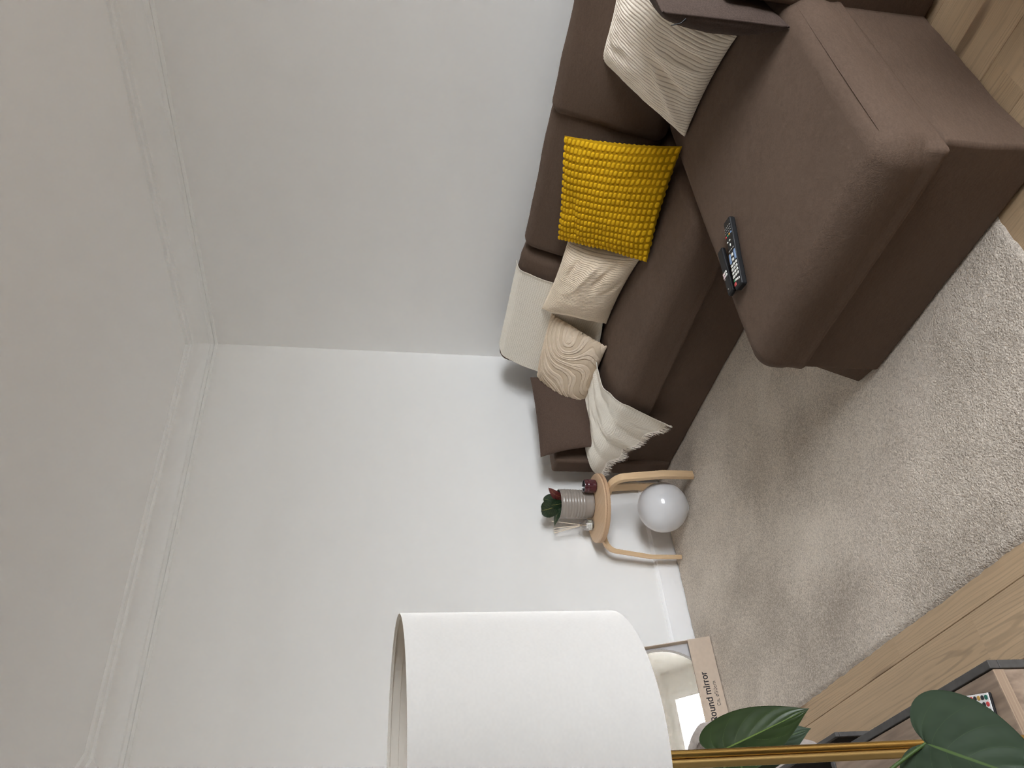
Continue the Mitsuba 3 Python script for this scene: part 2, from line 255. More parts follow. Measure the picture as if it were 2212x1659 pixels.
# floor of oak boards
add('floor', box(X0 - 0.1, WX + 0.1, -2.4, Y1 + 0.1, FZ - 0.07, FZ - 0.015), 'm_dark_gap', kind='structure')
i = 0
for row in range(-9, 16):
    y0 = 0.765 + row * 0.163; y1 = min(y0 + 0.163, Y1)
    xs = [X0] + ([-0.35, 1.85] if row % 2 else [-0.98, 1.22]) + [WX]
    for a, b in zip(xs[:-1], xs[1:]):
        if y1 < YB and a < X0 + (YB - y1): a = min(X0 + (YB - y1) + 0.0, XA)
        if b - a < 0.05: continue
        g, e = 0.0006, 0.0014
        V = A((a + g, y0 + g, FZ - 0.015), (b - g, y0 + g, FZ - 0.015), (b - g, y1 - g, FZ - 0.015), (a + g, y1 - g, FZ - 0.015),
              (a + g, y0 + g, FZ - e), (b - g, y0 + g, FZ - e), (b - g, y1 - g, FZ - e), (a + g, y1 - g, FZ - e),
              (a + g + e, y0 + g + e, FZ), (b - g - e, y0 + g + e, FZ), (b - g - e, y1 - g - e, FZ), (a + g + e, y1 - g - e, FZ))
        F = [[8, 9, 10], [8, 10, 11]]
        for lo in (0, 4):
            for k in range(4): p, q = lo + k, lo + (k + 1) % 4; F += [[p, q, q + 4], [p, q + 4, p + 4]]
        add('floor__' + num('plank', i), (V, np.array(F)), 'm_oak'); i += 1

# ------------------------------------------------------------------ rug
def make_rug():
    x0, x1, y0, y1 = X0 + 0.022, -1.083, 0.832, 2.98; h = 0.0085
    xs, ys = np.arange(x0, x1 + 1e-6, h), np.arange(y0, y1, h); X, Y = np.meshgrid(xs, ys, indexing='ij')
    P = np.stack([X, Y, X * 0], -1)
    edge = np.minimum(np.minimum(x1 - X, Y - y0), 0.2)
    Z = -0.0035 + 0.0015 * (meshkit.noise(np.stack([X * 60, Y * 60, X * 0], -1)) - 0.5) * 2 + 0.002 * (nfbm(np.stack([X * 6, Y * 6, X * 0], -1)) - 0.5)
    Z += -0.0105 * np.exp(-edge / 0.006)
    jit = 0.006 * (meshkit.noise(np.stack([X * 45, Y * 45, X * 0 + 5], -1)) - 0.5) * np.exp(-edge / 0.012)
    wave = 0.006 * (meshkit.noise(np.stack([X * 2.2, Y * 0, X * 0 + 3], -1)) - 0.5)
    Y2 = Y + jit + wave * np.exp(-(Y - y0) / 0.3); X2 = X + jit
    V = np.stack([X2, Y2, Z], -1).reshape(-1, 3); n, m = X.shape; F = grid_faces(n, m)
    # skirt down to the boards
    rim = np.concatenate([np.arange(n) * m, (n - 1) * m + np.arange(m)[1:]]); low = V[rim].copy(); low[:, 2] = FZ
    o = len(V); k = np.arange(len(rim) - 1)
    F2 = np.vstack([np.stack([rim[k], k + o, rim[k + 1]], 1), np.stack([rim[k + 1], k + o, k + 1 + o], 1)])
    return np.vstack([V, low]), np.vstack([F, F2])
add('rug', make_rug(), 'm_rug', smooth=True, label='large beige cut-pile rug between the brown sofa, the wooden stool and the oak boards', cat='rug')

# ------------------------------------------------------------------ sofa
def puff(amp, axis, sgn, wr=0.004, seed=0, freq=5.0, lim=None):
    def fn(W, u, nrm):
        o = [i for i in range(3) if i != axis]
        b = np.clip(1 - np.abs(u[:, o[0]]) ** 2.5, 0, 1) * np.clip(1 - np.abs(u[:, o[1]]) ** 2.5, 0, 1)
        W = W.copy(); W[:, axis] += sgn * amp * b * (u[:, axis] * sgn > 0.2)
        return W + nrm * ((nfbm(W * freq, 3, seed) - 0.5) * 2 * wr)[:, None]
    return fn
S = 'sofa'
tag(S, 'dark brown fabric corner sofa with a chaise standing along the right wall', 'sofa')
def base_fn(W, u, nrm): # loose cover: soft vertical drape lines
    W = W.copy(); W[:, 1] -= (u[:, 1] < -0.9) * (0.006 * nfbm(np.stack([W[:, 0] * 7, W[:, 2] * 1.5, W[:, 0] * 0], -1), 3) + 0.018 * np.clip(-u[:, 2], 0, 1) ** 2 * 0.6)
    return W
add(S + '__base', rbox(-3.435, -1.70, 2.305, 3.19, 0.0, 0.262, 0.012, 3, 0.05, base_fn), 'm_sofa', True)
add(S + '__seat_cushion', rbox(-3.335, -1.705, 2.258, 3.0, 0.262, 0.436, 0.055, 6, 0.04, puff(0.014, 2, 1, 0.004, 3), 0.012), 'm_sofa', True)
def ch_base_fn(W, u, nrm):
    W = W.copy(); lowr = np.clip(-u[:, 2], -0.2, 1) * 0.5 + 0.5
    W[:, 1] -= (u[:, 1] < -0.9) * 0.004 * nfbm(np.stack([W[:, 0] * 6, W[:, 2] * 2, W[:, 0] * 0 + 4], -1), 3)
    c = np.exp(-((W[:, 1] - 1.56) / 0.07) ** 2) * (u[:, 0] > 0.5); W[:, 0] += 0.022 * c * lowr
    W[:, 0] += (u[:, 0] > 0.9) * 0.012 * (nfbm(np.stack([W[:, 1] * 9, W[:, 2] * 3, W[:, 0] * 0], -1), 3) - 0.5)
    return W
add(S + '__chaise_base', rbox(-1.70, -0.885, 1.54, 3.19, 0.0, 0.287, 0.012, 3, 0.035, ch_base_fn), 'm_sofa', True)
add(S + '__chaise_cushion', rbox(-1.704, -0.872, 1.498, 3.0, 0.287, 0.446, 0.070, 8, 0.035, puff(0.018, 2, 1, 0.0035, 5, 4.0), 0.010), 'm_sofa', True)
sm = [A(-0.8945, y, 0.4255 + 0.004 * math.sin((2.3 - y) * 3)) for y in np.linspace(2.24, 1.60, 24)] + [A(-0.899, 1.570, 0.4245), A(-0.905, 1.550, 0.421)]
V, F = tube(sm, 0.0015, 8); add(S + '__seam', (V, F), 'm_sofa', True)
add(S + '__armrest', rbox(-3.452, -3.342, 2.282, 3.19, 0.0, 0.645, 0.018, 4, 0.06, puff(0.004, 0, 1, 0.003, 7)), 'm_sofa', True)
add(S + '__armrest_001', rbox(-0.905, -0.80, 2.25, 3.19, 0.0, 0.645, 0.018, 4, 0.06, puff(0.004, 0, 1, 0.003, 8)), 'm_sofa', True)
add(S + '__back_frame', rbox(-3.44, -0.81, 3.06, 3.20, 0.0, 0.66, 0.03, 3, 0.1), 'm_sofa', True)
V = A((-1.703, 1.555, 0.20), (-1.703, 1.80, 0.20), (-1.703, 1.555, 0.002), (-1.703, 1.80, 0.002), (-1.795, 1.575, 0.002), (-1.795, 1.80, 0.002), (-1.712, 1.555, 0.20), (-1.712, 1.80, 0.20))
add(S + '__hem_flap', (V, np.array([[6, 4, 5], [6, 5, 7], [6, 0, 2], [6, 2, 4], [7, 5, 3], [7, 3, 1], [0, 6, 7], [0, 7, 1], [2, 3, 5], [2, 5, 4], [0, 1, 3], [0, 3, 2]])), 'm_sofa', label='loose hem of the cover at the chaise corner')
def back_cushion(i, x0, x1, yo, seed, h=0.49):
    a = math.radians(20.5); W = x1 - x0; V, F = rbox(-W / 2, W / 2, -0.09, 0.09, 0, h, 0.055, 6, 0.035, puff(0.03, 1, -1, 0.006, seed, 6.0))
    V = frame(V, ((x0 + x1) / 2, 2.885 + yo, 0.425), A(1, 0, 0), A(0, math.cos(a), -math.sin(a)), A(0, math.sin(a), math.cos(a)))
    add(S + '__' + num('back_cushion', i), (V, F), 'm_sofa', True)
    return V
BC0 = back_cushion(0, -3.335, -2.505, 0.0, 11); back_cushion(1, -2.495, -1.70, 0.0, 12); back_cushion(2, -1.745, -0.93, -0.03, 13, 0.50)

# unseen chair added beside the chaise, to keep light off its side
C = 'added_armchair'
tag(C, 'plain dark brown chair added out of view to shade the side of the chaise', 'added_armchair')
add(C + '__base', rbox(0.40, 1.18, 1.50, 2.40, 0.05, 0.28, 0.02, 3, 0.2), 'm_sofa', True); add(C + '__seat_cushion', rbox(0.58, 1.20, 1.66, 2.24, 0.28, 0.42, 0.05, 5, 0.1), 'm_sofa', True)
add(C + '__backrest', rbox(0.36, 0.58, 1.50, 2.40, 0.05, 0.84, 0.06, 5, 0.1), 'm_sofa', True)
for k, y in enumerate((1.50, 2.24)): add(C + '__' + num('armrest', k), rbox(0.58, 1.18, y, y + 0.16, 0.28, 0.58, 0.04, 4, 0.1), 'm_sofa', True)
for k, (x, y) in enumerate(((0.42, 1.54), (0.42, 2.32), (1.10, 1.54), (1.10, 2.32))): add(C + '__' + num('leg', k), rbox(x, x + 0.04, y, y + 0.04, FZ, 0.052, 0.006, 2, 0.2), 'm_black_plastic', True)

# ------------------------------------------------------------------ loose cushions
def pillow(c, thick, n=70, m=70, pinch=0.05, back=0.7, wr=0.006, seed=0, disp=None, q=0.5, folds=(), jag=0.0, uvs=1.0, freq=3.0):
    """c: bottom left, bottom right, top right, top left corner, seen from the front. Returns vertices, faces, uv, (s, t) and a surface function."""
    c = [A(*v) for v in c]; w = (np.linalg.norm(c[1] - c[0]) + np.linalg.norm(c[2] - c[3])) / 2; hgt = (np.linalg.norm(c[3] - c[0]) + np.linalg.norm(c[2] - c[1])) / 2
    nrm = unit(np.cross((c[1] - c[0]) + (c[2] - c[3]), (c[3] - c[0]) + (c[2] - c[1])))
    def surf(s, t, side):
        s2 = s * (1 - pinch * (1 - t * t)); t2 = t * (1 - pinch * (1 - s * s)); a, b = (s2 + 1) / 2, (t2 + 1) / 2
        P = (1 - a)[..., None] * ((1 - b)[..., None] * c[0] + b[..., None] * c[3]) + a[..., None] * ((1 - b)[..., None] * c[1] + b[..., None] * c[2])
        e = np.clip((1 - np.abs(s) ** 2.4) * (1 - np.abs(t) ** 2.4), 0, 1); h = thick * e ** q
        p3 = np.stack([s * freq, t * freq, s * 0 + seed * 3.1], -1); wrk = (nfbm(p3, 4, seed) - 0.5) * 2 * wr * np.minimum(1, e * 6) ** 0.7
        for (s0, t0, s1, t1, wd, am) in folds:   # creases from (s0, t0) to (s1, t1)
            d = A(s1 - s0, t1 - t0); L = np.hypot(*d); d /= L; al = (s - s0) * d[0] + (t - t0) * d[1]; ac = -(s - s0) * d[1] + (t - t0) * d[0]
            ac = ac + 0.04 * np.sin(al * 4 + s0 * 7); wrk = wrk + am * np.exp(-(ac / wd) ** 2) * sstep(0, 0.25 * L, al) * sstep(L, 0.6 * L, al) * np.minimum(1, e * 8)
        h = h * (1 if side > 0 else back) + wrk
        if disp is not None and side > 0: h = h + disp(s, t, e)
        j = jag * (meshkit.noise(np.stack([s * 25, t * 25, s * 0 + seed], -1)) - 0.5) * np.exp(-e * 30)
        return P + nrm * (h * side)[..., None] + j[..., None] * unit(c[1] - c[0])
    def sheet(nn, mm, side):
        s, t = np.meshgrid(np.sin(np.linspace(-1, 1, nn) * np.pi / 2) if disp is None else np.linspace(-1, 1, nn), np.sin(np.linspace(-1, 1, mm) * np.pi / 2), indexing='ij')
        if disp is not None: s = np.sign(s) * (1 - (1 - np.abs(s)) ** 1.25)
        P = surf(s, t, side); return P.reshape(-1, 3), grid_faces(nn, mm, flip=side < 0), np.stack([s, t], -1).reshape(-1, 2)
    f = sheet(n, m, 1); b = sheet(min(n, 60), min(m, 60), -1)
    V, F = cat([f[:2], b[:2]]); ST = np.vstack([f[2], b[2]])
    return V, F, (ST + 1) / 2 * A(w, hgt) * uvs, ST, surf, len(f[0])

def corduroy(key, c, thick, ridges, label, group, seed, folds, pinch=0.05, wr=0.008, tone=(1, 1, 1)):
    amp = 0.0024
    def disp(s, t, e): return amp * (np.abs(np.cos(s * ridges * np.pi / 2)) ** 0.7 - 0.5) * np.minimum(1, 0.25 + e * 10)
    V, F, uv, ST, surf, nf = pillow(c, thick, ridges * 10, 90, pinch, 0.7, wr, seed, disp, 0.5, folds, jag=0.006)
    k = np.abs(np.cos(ST[:, 0] * ridges * np.pi / 2)); lo, hi = A(0.46, 0.385, 0.30) * tone, A(0.82, 0.74, 0.63) * tone; col = lo * (1 - k[:, None]) + hi * k[:, None]  # groove colour: ground weave, darkened further in place of shade between ribs
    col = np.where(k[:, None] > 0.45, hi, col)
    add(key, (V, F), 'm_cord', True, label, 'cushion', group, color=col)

# mustard cushion, covered in rows of chenille tufts
yc = [(-2.130, 2.500, 0.462), (-1.600, 2.575, 0.462), (-1.796, 2.885, 0.850), (-2.326, 2.852, 0.770)]
V, F, uv, ST, surf, nf = pillow(yc, 0.058, 60, 60, 0.052, 0.7, 0.009, 21, None, 0.5, [(-0.9, 0.55, 0.1, 0.75, 0.10, -0.012), (0.35, -0.95, 0.75, -0.2, 0.1, -0.012), (-0.7, -0.85, -0.2, -0.55, 0.08, 0.01)])
tag('cushion', 'square mustard yellow cushion covered in rows of raised bobbles, leaning on the sofa back', 'cushion')
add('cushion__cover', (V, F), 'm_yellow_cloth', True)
def tufts():
    na, nb = 16, 24; ph = np.linspace(0, 2 * np.pi, 14, endpoint=False); ms = []
    rings = [(0.99, 0.0), (1.0, 0.35), (0.93, 0.72), (0.74, 0.93), (0.4, 1.0)]
    for side in (1, -1):
        for ia in range(na):
            for ib in range(nb):
                s0 = -1 + (2 * ia + 1) / na; t0 = -1 + (2 * ib + 1) / nb; ds, dt = 1.0 / na, 1.0 / nb
                s0 += ds * 0.10 * (random.random() - 0.5); t0 += dt * 0.10 * (random.random() - 0.5)
                q = surf(A(s0, s0 + 0.5 * ds, s0 - 0.5 * ds, s0, s0), A(t0, t0, t0, t0 + 0.5 * dt, t0 - 0.5 * dt), side)
                es, et = (q[1] - q[2]), (q[3] - q[4]); nn = np.cross(es, et) * side; nn = nn / max(np.linalg.norm(nn), 1e-9)
                ls, lt = np.linalg.norm(es), np.linalg.norm(et); cap = 0.020
                es *= min(1, cap / ls) * (0.68 + 0.08 * random.random()); et *= min(1, cap / lt) * (0.66 + 0.10 * random.random()); H = 0.0085 * (0.85 + 0.3 * random.random())
                cs, sn = np.cos(ph), np.sin(ph); ex = 0.62
                X = np.sign(cs) * np.abs(cs) ** ex; Y = np.sign(sn) * np.abs(sn) ** ex
                R = [q[0] + (X * a)[:, None] * es + (Y * a)[:, None] * et + nn * (H * z - 0.002) for a, z in rings]
                P = np.vstack(R + [q[0] + nn * (H * 1.0 - 0.0015)]); k = len(ph); f = []
                for r in range(len(rings) - 1):
                    a = np.arange(k) + r * k; b = (np.arange(k) + 1) % k + r * k; f += [np.stack([a, b, b + k], 1), np.stack([a, b + k, a + k], 1)]
                a = np.arange(k) + (len(rings) - 1) * k; f.append(np.stack([a, (np.arange(k) + 1) % k + (len(rings) - 1) * k, a * 0 + len(P) - 1], 1))
                f = np.vstack(f); ms.append((P, f if side > 0 else f[:, ::-1]))
    return cat(ms)
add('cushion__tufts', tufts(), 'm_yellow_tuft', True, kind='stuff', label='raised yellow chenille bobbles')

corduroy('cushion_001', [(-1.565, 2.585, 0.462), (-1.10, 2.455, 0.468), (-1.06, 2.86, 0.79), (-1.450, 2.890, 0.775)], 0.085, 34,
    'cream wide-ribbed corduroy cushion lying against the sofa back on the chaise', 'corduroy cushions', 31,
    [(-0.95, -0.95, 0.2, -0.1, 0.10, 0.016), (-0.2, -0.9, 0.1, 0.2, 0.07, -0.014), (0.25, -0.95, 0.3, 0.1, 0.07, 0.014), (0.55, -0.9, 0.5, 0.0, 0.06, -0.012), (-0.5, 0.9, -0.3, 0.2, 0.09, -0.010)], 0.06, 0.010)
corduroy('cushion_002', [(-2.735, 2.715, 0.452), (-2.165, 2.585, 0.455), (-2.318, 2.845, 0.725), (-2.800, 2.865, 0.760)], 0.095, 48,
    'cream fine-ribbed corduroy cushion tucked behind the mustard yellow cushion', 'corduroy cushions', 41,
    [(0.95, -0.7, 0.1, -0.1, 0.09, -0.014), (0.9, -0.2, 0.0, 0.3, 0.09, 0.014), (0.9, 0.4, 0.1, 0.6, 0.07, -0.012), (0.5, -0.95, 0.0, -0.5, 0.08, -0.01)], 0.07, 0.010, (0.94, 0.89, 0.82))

# beige cushion with tufted swirls
def swirl(s, t):
    p = np.stack([s * 1.1 + 0.5, t * 1.1, s * 0 + 2.7], -1); q = 0.8 * s - 0.55 * t + 0.30 * np.sin(2.4 * t + 1.3 * s) + 0.9 * (meshkit.noise(p * 1.6, 5) - 0.5) + 0.25 * np.sin(3.1 * s * t + 0.6)
    return q * 4.2
def bands(s, t):
    k = swirl(s, t); k = k - np.floor(k)
    groove = sum(np.exp(-((k - c) / 0.022) ** 2) for c in (0.05, 0.34, 0.64)); return groove, sstep(0.06, 0.10, k) * sstep(0.65, 0.60, k)
def tuft_disp(s, t, e):
    groove, pile = bands(s, t); fluff = meshkit.noise(np.stack([s * 95, t * 95, s * 0], -1)) + 0.6 * meshkit.noise(np.stack([s * 150, t * 150, s * 0 + 3], -1)) - 0.8
    return np.minimum(1, 0.2 + e * 8) * (0.0035 * pile * (1 - 0.8 * np.minimum(groove, 1)) - 0.0030 * groove + 0.0020 * pile * fluff)
tc = [(-3.285, 2.560, 0.490), (-2.785, 2.600, 0.455), (-2.820, 2.850, 0.705), (-3.262, 2.800, 0.705)]
V, F, uv, ST, surf, nf = pillow(tc, 0.085, 320, 300, 0.02, 0.6, 0.007, 51, tuft_disp, 0.5, [], jag=0.016)
pile = bands(ST[:, 0], ST[:, 1])[1][:, None]
add('cushion_003', (V, F), 'm_tuft_cloth', True, 'beige cushion with tufted looping swirls on the white throw', 'cushion', color=A(0.66, 0.535, 0.40) * (1 - pile) + A(0.76, 0.63, 0.49) * pile)

V, F, uv, ST, surf, nf = pillow([(-3.225, 2.300, 0.452), (-3.16, 2.74, 0.46), (-3.275, 2.800, 0.742), (-3.30, 2.275, 0.733)][::1], 0.06, 60, 60, 0.05, 0.6, 0.005, 61)
add('cushion_004', (V, F), 'm_brown_cushion', True, 'plain dark brown cushion leaning against the far armrest beside the wooden stool', 'cushion')
ZC_ = [(-0.985, 2.66, 0.466), (-0.930, 2.170, 0.458), (-0.940, 2.185, 0.835), (-0.940, 2.66, 0.86)]
V, F, uv, ST, surf, nf = pillow(ZC_, 0.088, 60, 60, 0.02, 0.22, 0.005, 71, q=0.42)
tag('cushion_005', 'dark brown zipped cushion on the chaise, cut off by the photo edge', 'cushion')
add('cushion_005__cover', (V, F), 'm_zip_cushion', True)
e = np.linspace(-1, 1, 40); rim = np.concatenate([surf(e, -np.ones(40), 1), surf(np.ones(40), e, 1)[1:], surf(-e, np.ones(40), 1)[1:]]); V, F = tube(rim, 0.0035, 8); add('cushion_005__piping', (V, F), 'm_zip_cushion', True)
p = surf(A(1.0), A(0.62), 1)[0] + A(-0.01, -0.004, 0); V, F = tube([p, p + A(-0.012, -0.004, 0.012), p + A(-0.020, -0.008, 0.040)], [0.003, 0.002, 0.0015], 8); add('cushion_005__zip_puller', (V, F), 'm_black_plastic', True)

# ------------------------------------------------------------------ throw over the back cushion and the seat
def make_throw():
    from scipy.spatial import ConvexHull
    Q = BC0[(BC0[:, 0] > -3.22) & (BC0[:, 0] < -2.66)][:, 1:]; Q = Q[ConvexHull(Q).vertices]; i0 = np.argmin(np.abs(Q - A(3.065, 0.895)).sum(1))
    Q = np.roll(Q, -i0, axis=0); Q = Q[:np.argmin(np.abs(Q - A(2.80, 0.53)).sum(1)) + 1]   # from behind, over the top, down the front
    d = np.concatenate([[0], np.cumsum(np.linalg.norm(np.diff(Q, axis=0), axis=1))]); Q = np.stack([np.interp(np.linspace(0, d[-1], 8), d, Q[:, k]) for k in (0, 1)], 1)
    BK = Q + np.array([unit(q - A(2.99, 0.70)) for q in Q]) * A(0.002, 0.004, 0.007, 0.009, 0.009, 0.009, 0.009, 0.009)[:, None]
    nv, nu = 230, 120
    Y = spline(list(BK[:, 0]) + [2.74, 2.66, 2.55, 2.42, 2.31, 2.246, 2.236, 2.234], nv)
    Z = spline(list(BK[:, 1]) + [0.468, 0.462, 0.463, 0.462, 0.456, 0.420, 0.32, 0.170], nv)
    L = spline([-3.25, -3.262, -3.268, -3.272, -3.275, -3.30, -3.31, -3.32, -3.325, -3.325, -3.325, -3.325, -3.328, -3.37, -3.40, -3.42], nv)
    R = spline([-2.62, -2.615, -2.61, -2.61, -2.608, -2.625, -2.66, -2.68, -2.71, -2.84, -2.885, -2.870, -2.80, -2.775, -2.83, -2.90], nv)
    ends = np.linspace(0, 1, nu)                        # the fringed end hangs lower towards the right
    v = np.linspace(0, 1, nv); P = np.zeros((nv, nu, 3))
    for j, u in enumerate(ends):
        stop = 0.878 + 0.122 * u ** 1.1                 # how far along the path this thread reaches
        vv = v * stop + 0.006 * math.sin(u * 23) * v
        P[:, j, 0] = np.interp(vv, v, L) * (1 - u) + np.interp(vv, v, R) * u
        P[:, j, 1] = np.interp(vv, v, Y); P[:, j, 2] = np.interp(vv, v, Z)
    nrm = np.cross(np.gradient(P, axis=0), np.gradient(P, axis=1)); nrm /= np.linalg.norm(nrm, axis=-1, keepdims=True)
    if nrm[nv // 2, nu // 2, 2] < 0: nrm = -nrm
    UU, VV = np.meshgrid(ends, v); seat = sstep(0.54, 0.66, VV)
    w1 = nfbm(np.stack([UU * 9 + VV * 4, VV * 5, UU * 0], -1), 3, 2); w2 = np.abs(np.sin(UU * 13 + VV * 9 + 2 * meshkit.noise(np.stack([UU * 3, VV * 6, UU * 0], -1))))
    P = P + nrm * (0.003 + 0.004 * (nfbm(np.stack([UU * 4, VV * 22, UU * 0 + 4], -1), 3) - 0.3) * (1 - seat) + seat * (0.016 * w1 + 0.011 * w2 * (0.4 + 0.6 * VV)))[..., None]
    hem = np.exp(-((1 - UU) / 0.018) ** 2) * 0.006; P = P + nrm * hem[..., None]
    cu = np.concatenate([[0], np.cumsum(np.linalg.norm(np.diff(P[nv // 3], axis=0), axis=1))]); cv = np.concatenate([[0], np.cumsum(np.linalg.norm(np.diff(P[:, nu // 2], axis=0), axis=1))])
    uv = np.stack([np.broadcast_to(cu[None], (nv, nu)), np.broadcast_to(cv[:, None], (nv, nu))], -1)
    top = P.reshape(-1, 3); bot = (P - nrm * 0.0035).reshape(-1, 3); F = grid_faces(nv, nu)
    rim = np.concatenate([np.arange(nu), np.arange(1, nv) * nu + nu - 1, (nv - 1) * nu + np.arange(nu - 2, -1, -1), np.arange(nv - 2, 0, -1) * nu])
    o = nv * nu; a, b = rim, np.roll(rim, -1)
    FF = np.vstack([F, F[:, ::-1] + o, np.stack([a, a + o, b], 1), np.stack([b, a + o, b + o], 1)])
    return np.vstack([top, bot]), FF, np.vstack([uv.reshape(-1, 2)] * 2), P, nrm
V, F, uv, P, nrm = make_throw()
tag('throw', 'cream waffle-weave throw with a fringed end draped over the sofa back and seat', 'blanket')
add('throw__cloth', (V, F), 'm_throw', True, uv=uv)
fr = []; E = P[-1]; D = unit(P[-1].mean(0) - P[-6].mean(0))
for k in range(150):
    x = (k + random.random() * 0.8) / 150 * (len(E) - 1); i0 = int(x); p = E[i0] * (1 - x + i0) + E[min(i0 + 1, len(E) - 1)] * (x - i0)
    d0 = unit(P[-1, min(i0, len(E) - 1)] - P[-6, min(i0, len(E) - 1)]); l = 0.022 + 0.018 * random.random(); side = unit(E[-1] - E[0]) * (random.random() - 0.5) * 0.022
    fr.append(tube([p - d0 * 0.004, p + d0 * l * 0.5 + side * 0.4 + A(0, -0.003, -0.002), p + d0 * l * 0.8 + side + A(0, -0.004, -0.010)], [0.0016, 0.0015, 0.0007], 5))
add('throw__fringe', cat(fr), 'm_fringe', True, kind='stuff', label='frayed cream fringe')

# ------------------------------------------------------------------ remote controls on the chaise
def put(V, o, ang, z=(0, 0, 1), tilt=0.0):
    c, s = math.cos(ang), math.sin(ang); x = A(c, s, 0); y = A(-s, c, 0); zz = A(0, 0, 1)
    if tilt: x, zz = x * math.cos(tilt) + zz * math.sin(tilt), zz * math.cos(tilt) - x * math.sin(tilt)
    return frame(np.asarray(V, float), o, x, y, zz)
def remote(key, o, ang, L, Wd, H, body_fn=None):
    V, F = rbox(-L / 2, L / 2, -Wd / 2, Wd / 2, 0, H, 0.006, 4, 0.02, body_fn); add(key + '__body', (put(V, o, ang), F), 'm_remote_face', True)
    cnt = {}
    def button(x, y, a, b, m, name='button', h=0.0018):
        V, F = rbox(x - a / 2, x + a / 2, y - b / 2, y + b / 2, H - 0.001, H + h, min(a, b) * 0.45, 3, 0.02)
        k = cnt.get(name, 0); cnt[name] = k + 1; add(f'{key}__' + num(name, k), (put(V, o, ang), F), m, True)
    return button
RA = (-1.5205, 1.861, 0.4635); ang = math.atan2(1.741 - 1.987, -1.557 + 1.492)   # +x of the remote points to its near, power-button end
tag('remote_control', 'long black television remote with a red power button, on the chaise', 'remote control')
def waist(W, u, n): W = W.copy(); W[:, 1] *= 1 - 0.10 * np.exp(-((W[:, 0] - 0.015) / 0.035) ** 2); return W
bt = remote('remote_control', RA, ang, 0.258, 0.046, 0.022, waist)
bt(0.112, -0.013, 0.012, 0.012, 'm_key_red', 'power_button')
for k, y in enumerate((0.016, 0.006, -0.004)): bt(0.104 - 0.002 * k, y, 0.008, 0.007, 'm_key_white')
bt(0.098, -0.014, 0.008, 0.009, 'm_key_green')
for r in range(4):
    for c in range(3): bt(0.084 - r * 0.0135, (c - 1) * 0.0145, 0.0095, 0.0105, 'm_key_white', 'number_button')
for y in (-0.0165, 0.0165): bt(0.016, y, 0.036, 0.0105, 'm_key_blue', 'rocker_button')
for x in (0.026, 0.008): bt(x, 0, 0.011, 0.011, 'm_key_white', 'centre_button')
for y in (-0.013, 0.0, 0.013): bt(-0.012, y, 0.005, 0.009, 'm_key_grey', 'slim_button')
bt(-0.030, 0.0, 0.010, 0.006, 'm_key_white', 'arrow_button')
for y in (-0.014, 0.001): bt(-0.047, y, 0.005, 0.008, 'm_key_white', 'label_button')
for k, m in enumerate(('m_key_red', 'm_key_green', 'm_key_amber', 'm_key_blue')): bt(-0.0685, -0.0175 + k * 0.0115, 0.0065, 0.0085, m, 'colour_button')
for r in range(3):
    for c in range(4): bt(-0.080 - r * 0.0095, -0.0165 + c * 0.011, 0.0035, 0.0065, 'm_key_grey', 'small_button')
tag('remote_control_001', 'short slim black remote with four pale buttons, beside the longer remote on the chaise', 'remote control')
RB = (-1.602, 1.862, 0.4630); angb = math.atan2(-0.186, -0.024)
bt = remote('remote_control_001', RB, angb, 0.184, 0.036, 0.016)
for x, y in ((0.018, -0.0085), (0.018, 0.006), (0.006, -0.0085), (0.006, 0.006)): bt(x + 0.002, y, 0.0085, 0.0125, 'm_key_pink' if y < 0 else 'm_key_white')
bt(0.030, -0.009, 0.004, 0.006, 'm_key_grey', 'small_button'); bt(0.072, -0.004, 0.004, 0.004, 'm_key_grey', 'small_button')

